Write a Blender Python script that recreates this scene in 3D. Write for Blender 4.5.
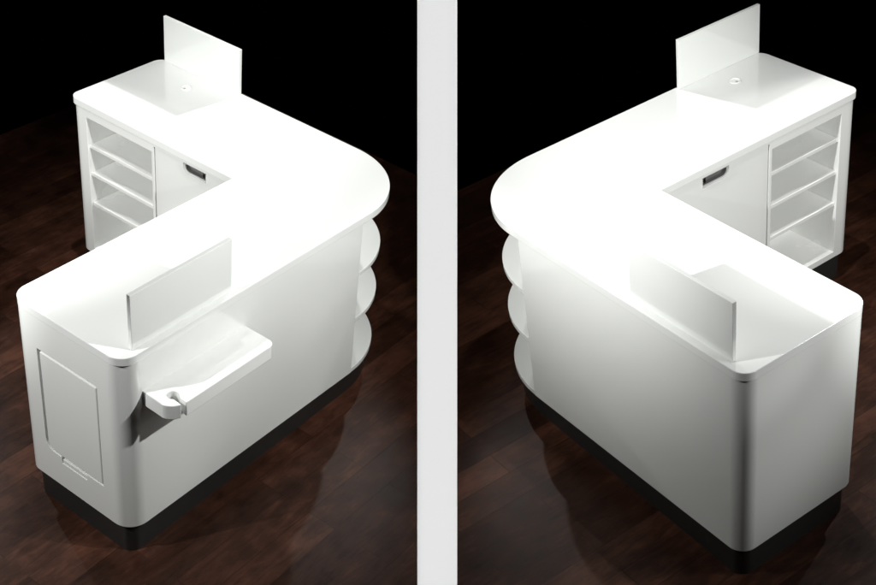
import bpy, bmesh, math
from mathutils import Matrix, Vector

# ------------------------------------------------------------------ scene set-up
scene = bpy.context.scene
for o in list(bpy.data.objects):
    bpy.data.objects.remove(o, do_unlink=True)
C = scene.collection
rad = math.radians

FPX = 1259.3911            # focal length in pixels of an 876 px wide frame
CAM_H = 4.136
PITCH = rad(35.4)          # looking down
cam_d = bpy.data.cameras.new('camera')
cam_d.sensor_fit = 'HORIZONTAL'
cam_d.sensor_width = 36.0
cam_d.lens = FPX / 876.0 * 36.0
cam_d.clip_start = 0.05
cam_d.clip_end = 200.0
cam = bpy.data.objects.new('camera', cam_d)
C.objects.link(cam)
CAMW = Matrix.Translation((0, 0, CAM_H)) @ Matrix.Rotation(math.pi / 2 - PITCH, 4, 'X')
cam.matrix_world = CAMW
scene.camera = cam

world = bpy.data.worlds.new("World")
scene.world = world
world.use_nodes = True
bg = world.node_tree.nodes['Background']
bg.inputs['Color'].default_value = (0.0, 0.0, 0.0, 1)
bg.inputs['Strength'].default_value = 0.0

scene.view_settings.view_transform = 'Standard'
scene.view_settings.look = 'None'
scene.view_settings.exposure = 0.0
scene.view_settings.gamma = 1.0

# where the two stands stand (x right, y down, z forward from the camera -> world)
def stage_matrix(R, t, s):
    M = Matrix(((R[0][0], R[0][1], R[0][2], t[0]), (R[1][0], R[1][1], R[1][2], t[1]),
                (R[2][0], R[2][1], R[2][2], t[2]), (0, 0, 0, 1)))
    for i in range(3):
        M[i][3] *= s
    return CAMW @ Matrix.Diagonal((1, -1, -1, 1)) @ M @ Matrix.Diagonal((s, s, s, 1))

RL = [[0.588235, -0.801943, 0.104247], [-0.422708, -0.414805, -0.805764], [0.689419, 0.429912, -0.58299]]
TL = [-1.297067, 1.113798, 5.332187]
DL = dict(rb=0.092, rn=0.080, LA=1.9074, LB=1.765, W=0.6401, uf=1.446, hs=0.2584, un0=0.0801, un1=0.6192, vn0=0.0371, vn1=0.5813, WB=0.6422, bay=(1.183, 1.650), shelves=(0.805, 0.640, 0.456), handle=(0.820, 0.960), grommet=(1.743, 1.428))
RR = [[0.55483, 0.821867, -0.129219], [0.419031, -0.410237, -0.810011], [-0.718732, 0.395272, -0.572]]
TR = [1.217327, 1.150795, 5.048002]
DR = dict(rb=0.072, rn=0.062, LA=1.8255, LB=1.9274, W=0.6526, uf=1.3392, hs=0.2653, un0=0.086, un1=0.6391, vn0=0.0148, vn1=0.5662, WB=0.6696, bay=(1.343, 1.807), shelves=(0.830, 0.645, 0.462), handle=(0.910, 1.064), grommet=(1.660, 1.605))
ML = stage_matrix(RL, TL, 1.0)
MR = stage_matrix(RR, TR, 1.028)
H = 1.05

# ------------------------------------------------------------------ lamps: a ring of four spots over each stand, plus added fills
def spot(name, M, mir, pos, aim, power, half, blend=0.6, size=0.03, col=(1, 1, 0.985)):
    d = bpy.data.lights.new(name, 'SPOT')
    d.energy = power
    d.spot_size = rad(half * 2)
    d.spot_blend = blend
    d.shadow_soft_size = size
    d.color = col
    o = bpy.data.objects.new(name, d)
    C.objects.link(o)
    p = M @ Vector((pos[0] * mir, pos[1], pos[2]))
    a = M @ Vector((aim[0] * mir, aim[1], aim[2]))
    o.location = p
    o.rotation_euler = (a - p).to_track_quat('-Z', 'Y').to_euler()
    return o

#          position                aim                    power half-angle blend
P1, P2, P3, P4 = (0.98, -1.66, 2.42), (3.56, 0.93, 2.42), (0.95, 3.45, 2.42), (-1.66, 0.95, 2.42)
P5 = (0.95, 0.95, 4.80)  # added unseen overhead fill, lifting the tops and the floor behind
P6 = (-1.80, 2.10, 1.95)  # added soft fill that brightens the right stand's end face
LAMPS_FILLS_L = [(P1, (1.20, 1.40, 1.05), 21, 34, 0.9), (P1, (0.95, 0.60, 0.90), 206, 34, 0.6),
           (P2, (0.50, 0.90, 1.05), 300, 34, 0.9),
           (P3, (0.60, 0.55, 0.35), 118, 21, 0.4),
           (P4, (1.60, 1.50, 1.10), 124, 16, 0.8), (P4, (1.00, 1.20, 0.80), 321, 22, 0.8), (P4, (0.20, 0.50, 0.40), 229, 22, 0.5),
           (P5, (0.95, 0.95, 1.00), 130, 24, 0.9), (P5, (1.50, 1.30, 1.00), 100, 15, 0.9),
           (P5, (0.00, 3.50, 0.00), 190, 26, 0.8), (P5, (3.30, 1.70, 0.00), 45, 20, 0.9)]
LAMPS_FILLS_R = [(P1, (1.20, 1.40, 1.05), 242, 34, 0.9), (P1, (0.95, 0.60, 0.90), 85, 34, 0.6),
           (P2, (0.50, 0.90, 1.05), 170, 34, 0.9),
           (P3, (0.60, 0.55, 0.35), 120, 21, 0.4),
           (P4, (1.00, 1.20, 0.80), 385, 22, 0.8), (P5, (0.80, 0.80, 1.00), 228, 24, 0.9), (P6, (0.00, 0.34, 0.76), 235, 15, 0.8, 0.40), (P4, (0.10, 0.15, 1.15), 55, 10, 0.8),
           (P5, (0.00, 3.50, 0.00), 190, 26, 0.8), (P5, (3.30, 1.70, 0.00), 45, 20, 0.9)]
for a in LAMPS_FILLS_L:
    spot('lamp_or_fill_spot', ML, 1, *a)
for a in LAMPS_FILLS_R:
    spot('lamp_or_fill_spot', MR, -1, *a)

# added fill behind the camera, not a lamp of the place, lighting the divider
def camp(x, y, z):
    return CAMW @ Vector((x, -y, -z))
sd = bpy.data.lights.new('divider_fill', 'AREA')
sd.shape = 'RECTANGLE'
sd.size = 0.134
sd.size_y = 2.6
sd.spread = rad(0.8)
sd.energy = 1.0
FILL_POWER = 1.07
sd.energy = FILL_POWER
so = bpy.data.objects.new('divider_fill', sd)
C.objects.link(so)
so.matrix_world = CAMW @ Matrix.Translation((0, 0, 0.4))

# ------------------------------------------------------------------ materials
def new_mat(name):
    m = bpy.data.materials.new(name)
    m.use_nodes = True
    return m, m.node_tree, m.node_tree.nodes['Principled BSDF']

def gloss_white(name, col=(0.80, 0.815, 0.795), rough=0.07, spec=0.5):
    m, nt, b = new_mat(name)
    N, L = nt.nodes, nt.links
    tc = N.new('ShaderNodeTexCoord')
    nz = N.new('ShaderNodeTexNoise')
    nz.inputs['Scale'].default_value = 2.2
    nz.inputs['Detail'].default_value = 3
    L.new(tc.outputs['Object'], nz.inputs['Vector'])
    mx = N.new('ShaderNodeMix')
    mx.data_type = 'RGBA'
    mx.inputs['A'].default_value = (*col, 1)
    mx.inputs['B'].default_value = (col[0] * 0.985, col[1] * 0.985, col[2] * 0.975, 1)
    L.new(nz.outputs['Fac'], mx.inputs['Factor'])
    L.new(mx.outputs['Result'], b.inputs['Base Color'])
    mr = N.new('ShaderNodeMapRange')
    mr.inputs['To Min'].default_value = rough * 0.8
    mr.inputs['To Max'].default_value = rough * 1.25
    L.new(nz.outputs['Fac'], mr.inputs['Value'])
    L.new(mr.outputs['Result'], b.inputs['Roughness'])
    b.inputs['IOR'].default_value = 1.75
    b.inputs['Specular IOR Level'].default_value = spec
    return m

def plain(name, col, rough, metal=0.0, spec=0.5):
    m, nt, b = new_mat(name)
    N, L = nt.nodes, nt.links
    tc = N.new('ShaderNodeTexCoord')
    nz = N.new('ShaderNodeTexNoise')
    nz.inputs['Scale'].default_value = 30
    L.new(tc.outputs['Object'], nz.inputs['Vector'])
    mr = N.new('ShaderNodeMapRange')
    mr.inputs['To Min'].default_value = rough * 0.9
    mr.inputs['To Max'].default_value = min(1, rough * 1.1)
    L.new(nz.outputs['Fac'], mr.inputs['Value'])
    L.new(mr.outputs['Result'], b.inputs['Roughness'])
    b.inputs['Base Color'].default_value = (*col, 1)
    b.inputs['Metallic'].default_value = metal
    b.inputs['Specular IOR Level'].default_value = spec
    return m

def wood(name, along_x, seed):
    m, nt, b = new_mat(name)
    N, L = nt.nodes, nt.links
    tc = N.new('ShaderNodeTexCoord')
    mp = N.new('ShaderNodeMapping')
    mp.inputs['Rotation'].default_value = (0, 0, 0 if along_x else rad(90))
    mp.inputs['Location'].default_value = (seed, seed * 0.37, 0)
    L.new(tc.outputs['Object'], mp.inputs['Vector'])
    br = N.new('ShaderNodeTexBrick')
    br.offset = 0.37
    br.inputs['Color1'].default_value = (0, 0, 0, 1)
    br.inputs['Color2'].default_value = (1, 1, 1, 1)
    br.inputs['Mortar'].default_value = (0.0, 0.0, 0.0, 1)
    br.inputs['Scale'].default_value = 1.0
    br.inputs['Mortar Size'].default_value = 0.0022
    br.inputs['Mortar Smooth'].default_value = 0.4
    br.inputs['Bias'].default_value = 0.0
    br.inputs['Brick Width'].default_value = 1.05
    br.inputs['Row Height'].default_value = 0.155
    L.new(mp.outputs['Vector'], br.inputs['Vector'])
    # grain: noise stretched along the plank, shifted per plank
    sc = N.new('ShaderNodeVectorMath'); sc.operation = 'MULTIPLY'
    sc.inputs[1].default_value = (3.0, 13.0, 1.0)
    L.new(mp.outputs['Vector'], sc.inputs[0])
    ad = N.new('ShaderNodeVectorMath'); ad.operation = 'ADD'
    L.new(sc.outputs[0], ad.inputs[0])
    ms = N.new('ShaderNodeVectorMath'); ms.operation = 'SCALE'
    ms.inputs['Scale'].default_value = 17.0
    L.new(br.outputs['Color'], ms.inputs[0])
    L.new(ms.outputs[0], ad.inputs[1])
    g = N.new('ShaderNodeTexNoise')
    g.inputs['Scale'].default_value = 2.0
    g.inputs['Detail'].default_value = 8
    g.inputs['Roughness'].default_value = 0.72
    g.inputs['Distortion'].default_value = 0.6
    L.new(ad.outputs[0], g.inputs['Vector'])
    # cloudy figure
    c = N.new('ShaderNodeTexNoise')
    c.inputs['Scale'].default_value = 7.0
    c.inputs['Detail'].default_value = 7
    L.new(mp.outputs['Vector'], c.inputs['Vector'])
    m1 = N.new('ShaderNodeMath'); m1.operation = 'MULTIPLY'; m1.inputs[1].default_value = 0.20
    L.new(br.outputs['Color'], m1.inputs[0])
    m2 = N.new('ShaderNodeMath'); m2.operation = 'MULTIPLY_ADD'; m2.inputs[1].default_value = 0.55
    L.new(g.outputs['Fac'], m2.inputs[0]); L.new(m1.outputs[0], m2.inputs[2])
    m3 = N.new('ShaderNodeMath'); m3.operation = 'MULTIPLY_ADD'; m3.inputs[1].default_value = 0.45
    L.new(c.outputs['Fac'], m3.inputs[0]); L.new(m2.outputs[0], m3.inputs[2])
    rp = N.new('ShaderNodeValToRGB')
    e = rp.color_ramp.elements
    e[0].position = 0.40; e[0].color = (0.014, 0.0055, 0.0034, 1)
    e[1].position = 0.84; e[1].color = (0.100, 0.041, 0.025, 1)
    k = e.new(0.61); k.color = (0.040, 0.0165, 0.0102, 1)
    L.new(m3.outputs[0], rp.inputs['Fac'])
    L.new(rp.outputs['Color'], b.inputs['Base Color'])
    mr = N.new('ShaderNodeMapRange')
    mr.inputs['To Min'].default_value = 0.24
    mr.inputs['To Max'].default_value = 0.46
    L.new(g.outputs['Fac'], mr.inputs['Value'])
    L.new(mr.outputs['Result'], b.inputs['Roughness'])
    b.inputs['Specular IOR Level'].default_value = 0.12
    bp = N.new('ShaderNodeBump')
    bp.inputs['Strength'].default_value = 0.12
    bp.inputs['Distance'].default_value = 0.002
    L.new(br.outputs['Fac'], bp.inputs['Height'])
    bp.invert = True
    L.new(bp.outputs['Normal'], b.inputs['Normal'])
    return m

WHITE = gloss_white('white_lacquer')
TOPW = gloss_white('white_solid_surface', (0.82, 0.835, 0.82), 0.09)
INNER = gloss_white('white_interior', (0.90, 0.91, 0.895), 0.25)
SHELFW = gloss_white('white_shelf', (0.82, 0.83, 0.815), 0.25)
SCREENW = gloss_white('white_screen_acrylic', (0.80, 0.82, 0.80), 0.05)
LIP = gloss_white('grey_lip', (0.42, 0.43, 0.42), 0.2)
BLACK = plain('black_laminate', (0.022, 0.022, 0.021), 0.35)
METAL = plain('grey_cup', (0.13, 0.13, 0.125), 0.35)
CHROME = plain('polished_metal', (0.8, 0.8, 0.8), 0.12, 1.0)
GREY = plain('light_grey_paint', (0.80, 0.80, 0.80), 0.9, 0, 0.0)
WOOD_L = wood('dark_wood_planks', True, 3.1)
WOOD_R = wood('dark_wood_planks_turned', False, 7.7)

# ------------------------------------------------------------------ mesh helpers
MIR = 1
def fix(bm):
    if MIR < 0:
        for v in bm.verts:
            v.co.x = -v.co.x
    bmesh.ops.remove_doubles(bm, verts=bm.verts, dist=1e-6)
    bmesh.ops.recalc_face_normals(bm, faces=bm.faces)

def arc(cx, cy, r, a0, a1, n=10):
    return [(cx + r * math.cos(rad(a0 + (a1 - a0) * i / n)), cy + r * math.sin(rad(a0 + (a1 - a0) * i / n)))
            for i in range(n + 1)]

def prism_bm(pts, z0, z1, bm=None, axis='z'):
    """extrude a closed outline; axis z: outline in (u,v); axis u: outline in (v,z) swept along u"""
    bm = bm or bmesh.new()
    def P(a, b, h):
        return (a, b, h) if axis == 'z' else ((h, a, b) if axis == 'u' else (a, h, b))
    lo = [bm.verts.new(P(a, b, z0)) for a, b in pts]
    hi = [bm.verts.new(P(a, b, z1)) for a, b in pts]
    n = len(pts)
    bm.faces.new(lo[::-1]); bm.faces.new(hi)
    for i in range(n):
        bm.faces.new((lo[i], lo[(i + 1) % n], hi[(i + 1) % n], hi[i]))
    return bm

def box_bm(x0, x1, y0, y1, z0, z1, bm=None):
    return prism_bm([(x0, y0), (x1, y0), (x1, y1), (x0, y1)], z0, z1, bm)

def obj(name, bm, mats, parent=None, bevel=0.0, seg=2, smooth=True, cuts=(), ang=40):
    fix(bm)
    me = bpy.data.meshes.new(name)
    bm.to_mesh(me); bm.free()
    o = bpy.data.objects.new(name, me)
    C.objects.link(o)
    for m in (mats if isinstance(mats, (list, tuple)) else [mats]):
        me.materials.append(m)
    if smooth:
        me.shade_smooth()
        me.set_sharp_from_angle(angle=rad(ang))
    helpers = []
    for cbm in cuts:
        fix(cbm)
        if len(helpers) == 0 and name == 'body':
            for f_ in cbm.faces:
                f_.material_index = 1
        cm = bpy.data.meshes.new('cut'); cbm.to_mesh(cm); cbm.free()
        for m in (mats if isinstance(mats, (list, tuple)) else [mats]):
            cm.materials.append(m)
        co = bpy.data.objects.new('cut', cm); C.objects.link(co); helpers.append(co)
        md = o.modifiers.new('b', 'BOOLEAN'); md.operation = 'DIFFERENCE'; md.object = co; md.solver = 'EXACT'
    if bevel:
        md = o.modifiers.new('v', 'BEVEL'); md.width = bevel; md.segments = seg
        md.limit_method = 'ANGLE'; md.angle_limit = rad(50); md.harden_normals = smooth
        if smooth:
            md = o.modifiers.new('w', 'WEIGHTED_NORMAL'); md.keep_sharp = True; md.weight = 100; md.mode = 'FACE_AREA'
    if o.modifiers:
        dg = bpy.context.evaluated_depsgraph_get()
        me2 = bpy.data.meshes.new_from_object(o.evaluated_get(dg))
        o.modifiers.clear()
        o.data = me2
        me2.name = name
    for h in helpers:
        bpy.data.objects.remove(h, do_unlink=True)
    if parent:
        o.parent = parent
    return o

def tag(o, label=None, cat=None, group=None, kind=None):
    for k, v in (('label', label), ('category', cat), ('group', group), ('kind', kind)):
        if v:
            o[k] = v

# ------------------------------------------------------------------ the floors
def clip(poly, f):
    out = []
    for i in range(len(poly)):
        a, b = poly[i], poly[(i + 1) % len(poly)]
        fa, fb = f(a), f(b)
        if fa >= 0:
            out.append(a)
        if (fa >= 0) != (fb >= 0):
            out.append(a.lerp(b, fa / (fa - fb)))
    return out

FLOOR_Z = -0.03
def floor(M, mir, mat, u1, v1):
    poly = [Vector((x * mir, y, FLOOR_Z)) for x, y in ((-2.6, -3.4), (u1, -3.4), (u1, v1), (-2.6, v1))]
    poly = clip(poly, lambda p: -(M @ p).x * mir)
    bm = bmesh.new()
    hi = [bm.verts.new(p) for p in poly]
    lo = [bm.verts.new(p - Vector((0, 0, 0.03))) for p in poly]
    bm.faces.new(hi); bm.faces.new(lo[::-1])
    for i in range(len(poly)):
        j = (i + 1) % len(poly)
        bm.faces.new((lo[i], lo[j], hi[j], hi[i]))
    bmesh.ops.recalc_face_normals(bm, faces=bm.faces)
    me = bpy.data.meshes.new('floor'); bm.to_mesh(me); bm.free()
    me.materials.append(mat)
    o = bpy.data.objects.new('floor', me); C.objects.link(o)
    o.matrix_world = M
    tag(o, kind='structure')
    return o
floor(ML, 1, WOOD_L, 3.44, 3.25)
floor(MR, -1, WOOD_R, 3.39, 3.42)

# ------------------------------------------------------------------ the light grey divider between the stands
def divider():
    z = 3.50
    w = 40.0 / FPX * z
    bm = bmesh.new()
    x0, x1 = (417.3 - 438) / FPX * z, (457.2 - 438) / FPX * z
    t = 0.12
    y0, y1 = -1.05, 2.66
    vs = []
    for (x, y, zz) in ((x0, y0, z), (x1, y0, z), (x1, y1, z), (x0, y1, z),
                       (x0, y0, z + t), (x1, y0, z + t), (x1, y1 - 0.06, z + t), (x0, y1 - 0.06, z + t)):
        vs.append(bm.verts.new(camp(x, y, zz)))
    for f in ((0, 1, 2, 3), (4, 7, 6, 5), (0, 4, 5, 1), (1, 5, 6, 2), (2, 6, 7, 3), (3, 7, 4, 0)):
        bm.faces.new([vs[i] for i in f])
    o = obj('divider_panel', bm, GREY, smooth=False)
    tag(o, 'plain light grey upright strip standing between the two white counters', 'divider')
divider()

# ------------------------------------------------------------------ the counters
def counter(M, mir, D, full, label):
    global MIR
    MIR = mir
    LA, LB, W, WB, uf = D['LA'], D['LB'], D['W'], D['WB'], D['uf']
    ui = LA - WB
    c = LA - uf                       # radius of the open corner
    rb, rt, rn = D['rb'], 0.08, D['rn']
    zb, zt = 0.13, 1.01
    root = bpy.data.objects.new('l_shaped_counter', None)
    root.empty_display_size = 0.2
    C.objects.link(root)
    root.matrix_world = M
    tag(root, label, 'counter', 'white L-shaped counters with open rounded corner shelves')

    # body ---------------------------------------------------------------
    out = (arc(rb, rb, rb, 180, 270) + [(uf, 0), (uf, c), (LA, c)] +
           arc(LA - rt, LB - rt, rt, 0, 90) + arc(ui + 0.07, LB - 0.07, 0.07, 90, 180) +
           [(ui, W)] + arc(0.07, W - 0.07, 0.07, 90, 180))
    cuts = []
    b0, b1 = D['bay']
    bz0, bz1 = 0.165, 0.965
    cuts.append(box_bm(ui - 0.05, ui + 0.32, b0, b1, bz0, bz1))
    d0, d1 = W + 0.03, b0 - 0.018
    cuts.append(box_bm(ui - 0.05, ui + 0.075, d0, d1, 0.165, 0.998))
    if full:
        pocket = ([(0.150, 0.308), (0.246, 0.308), (0.250, 0.302), (0.254, 0.274), (0.404, 0.274), (0.408, 0.302), (0.412, 0.308)] +
                  arc(0.501 - 0.052, 0.308 + 0.052, 0.052, 270, 360, 8) + [(0.501, 0.847), (0.150, 0.847)])
        cuts.append(prism_bm(pocket, -0.05, 0.022, axis='u'))
    obj('body', prism_bm(out, zb, zt + 0.02), [WHITE, INNER], root, bevel=0.002, cuts=cuts)

    # plinth --------------------------------------------------------------
    k = 0.022
    rp = 0.055
    pl = (arc(k + rp, k + rp, rp, 180, 270) + arc(uf + 0.02, c + 0.02, c - 0.02 + 0.02 - k, 270, 360, 14) +
          arc(LA - k - 0.06, LB - k - 0.06, 0.06, 0, 90) + arc(ui + k + 0.05, LB - k - 0.05, 0.05, 90, 180) +
          [(ui + k, W - k)] + arc(k + 0.05, W - k - 0.05, 0.05, 90, 180))
    obj('plinth', prism_bm(pl, FLOOR_Z + 0.0005, zb + 0.0005), BLACK, root)

    # countertop ------------------------------------------------------------
    rc = c - 0.045
    e = 0.002
    tp = (arc(rn - e, rn - e, rn, 180, 270) + arc(LA - rc + e, rc - e, rc, 270, 360, 40) +
          arc(LA - rt + e, LB - rt + e, rt, 0, 90) + arc(ui + 0.05 - e, LB - 0.05 + e, 0.05, 90, 180) +
          [(ui - e, W + e)] + arc(0.075 - e, W - 0.075 + e, 0.075, 90, 180))
    obj('countertop', prism_bm(tp, zt, H), TOPW, root, bevel=0.003, seg=3)

    # open corner: shelves on quarter discs ----------------------------------
    for z1, th in ((0.740, 0.026), (0.470, 0.026), (0.158, 0.028)):
        q = [(uf + 0.001, c - 0.001)] + arc(uf + 0.001, c - 0.001, c - 0.002, 270, 360, 30)
        obj('corner_shelf', prism_bm(q, z1 - th, z1), WHITE, root, bevel=0.003)

    # open shelves at the end of the rear arm --------------------------------
    for z1 in D['shelves']:
        obj('shelf', box_bm(ui + 0.012, ui + 0.319, b0 + 0.001, b1 - 0.001, z1 - 0.020, z1), SHELFW, root, bevel=0.002, smooth=False)

    # door with its handle ----------------------------------------------------
    h0, h1 = D['handle']
    hz0, hz1 = 0.948, 0.992
    def grip(x, dz=0.0):
        r = 0.030 + x
        a = [(h0 - x, hz0 - x), (h1 + x - r, hz0 - x)]
        return a + arc(h1 + x - r, hz0 - x + r, r, 270, 360, 8) + [(h1 + x, hz1 + min(x, 0.003)), (h0 - x, hz1 + min(x, 0.003))]
    door = obj('door', box_bm(ui + 0.004, ui + 0.022, d0 + 0.004, d1 - 0.004, 0.169, 0.9965), WHITE, root, bevel=0.0015,
               cuts=[prism_bm(grip(0.0), ui - 0.02, ui + 0.05, axis='u')])
    hb = prism_bm(grip(0.0015), ui + 0.034, ui + 0.037, axis='u')       # dark back plate of the grip cup
    o_ = grip(0.0045); i_ = grip(-0.004)
    n = len(o_)
    for (x0, x1) in ((ui + 0.000, ui + 0.0035),):
        A = [hb.verts.new((x0, a, b)) for a, b in o_]; B = [hb.verts.new((x0 + 0.010, a, b)) for a, b in i_]
        A2 = [hb.verts.new((x1, a, b)) for a, b in o_]; B2 = [hb.verts.new((x1 + 0.032, a, b)) for a, b in i_]
        for i in range(n):
            j = (i + 1) % n
            hb.faces.new((A[i], A[j], B[j], B[i])).material_index = 1
            hb.faces.new((A[i], A2[i], A2[j], A[j])).material_index = 1
            hb.faces.new((B[i], B[j], B2[j], B2[i])).material_index = 0
    n0 = len(hb.faces)
    box_bm(ui + 0.014, ui + 0.032, h0 + 0.016, h0 + 0.026, hz0 + 0.003, hz1 - 0.006, hb)
    hb.faces.ensure_lookup_table()
    for fc in hb.faces[n0:]:
        fc.material_index = 2
    obj('handle', hb, [METAL, LIP, CHROME], door)

    # hatch in the end face ----------------------------------------------------
    if full:
        r = 0.045
        hp = ([(0.156, 0.319)] + arc(0.164, 0.319, 0.008, 180, 270, 4)[1:] +
              arc(0.491 - r, 0.311 + r, r, 270, 360, 8) + arc(0.479, 0.826, 0.012, 0, 90, 4) + arc(0.164, 0.830, 0.008, 90, 180, 4))
        ht = obj('hatch', prism_bm(hp, 0.001, 0.020, axis='u'), WHITE, root, bevel=0.006, seg=3)
        obj('pull', prism_bm([(0.2545, 0.2745), (0.4035, 0.2745), (0.4035, 0.296), (0.2545, 0.296)], 0.003, 0.0215, axis='u'), WHITE, ht, bevel=0.0015)

    # side ledge with its hook ----------------------------------------------
    if full:
        zl = 0.854
        hx, hy, hr = 0.163, -0.100, 0.0235
        lp = ([(0.098, 0.003), (0.096, -0.085)] + arc(0.160, -0.098, 0.066, 190, 245, 8) +
              [(0.143, -0.166), (0.146, -0.150), (0.1475, -0.118)] + arc(hx, hy, hr, 222, -50, 22)[1:] +
              [(0.168, -0.135), (0.166, -0.170)] + arc(0.642, -0.135, 0.035, 270, 360, 8) + [(0.677, 0.003)])
        obj('side_ledge', prism_bm(lp, zl - 0.070, zl), TOPW, root, bevel=0.003, seg=2)

    # two upright screens -----------------------------------------------------
    s = 0.028
    obj('screen', box_bm(D['un0'], D['un1'], s, s + 0.018, H + 0.0005, H + D['hs']), SCREENW, root, bevel=0.0015, smooth=False)
    obj('screen', box_bm(LA - s, LA - s + 0.018, LB - D['vn1'], LB - D['vn0'], H + 0.0005, H + D['hs']), SCREENW, root, bevel=0.0015, smooth=False)

    # cable grommet in the far arm ---------------------------------------------
    gx, gy = D['grommet']
    gb = bmesh.new()
    R = [(0.029, 0.0), (0.029, 0.003), (0.0245, 0.0042), (0.0225, 0.0010), (0.0, 0.0010)]
    n = 28
    rings = [[gb.verts.new((gx + rr * math.cos(2 * math.pi * i / n), gy + rr * math.sin(2 * math.pi * i / n), H + zz + 0.0003))
              for i in range(n)] for rr, zz in R[:-1]]
    for a, b_ in zip(rings, rings[1:]):
        for i in range(n):
            j = (i + 1) % n
            gb.faces.new((a[i], a[j], b_[j], b_[i]))
    gb.faces.new(rings[-1])
    box_bm(gx - 0.018, gx - 0.006, gy - 0.006, gy + 0.004, H + 0.001, H + 0.0025, gb)
    gb.faces.ensure_lookup_table()
    for fc in gb.faces[-6:]:
        fc.material_index = 1
    obj('grommet', gb, [INNER, LIP], root)
    return root

counter(ML, 1, DL, True, 'white counter with a hatch in its end and a small hooked ledge on its front')
counter(MR, -1, DR, False, 'white counter with plain closed end and front, without hatch or ledge')

# ------------------------------------------------------------------ render settings
scene.render.engine = 'CYCLES'
scene.cycles.max_bounces = 8
scene.cycles.diffuse_bounces = 4
scene.cycles.glossy_bounces = 4
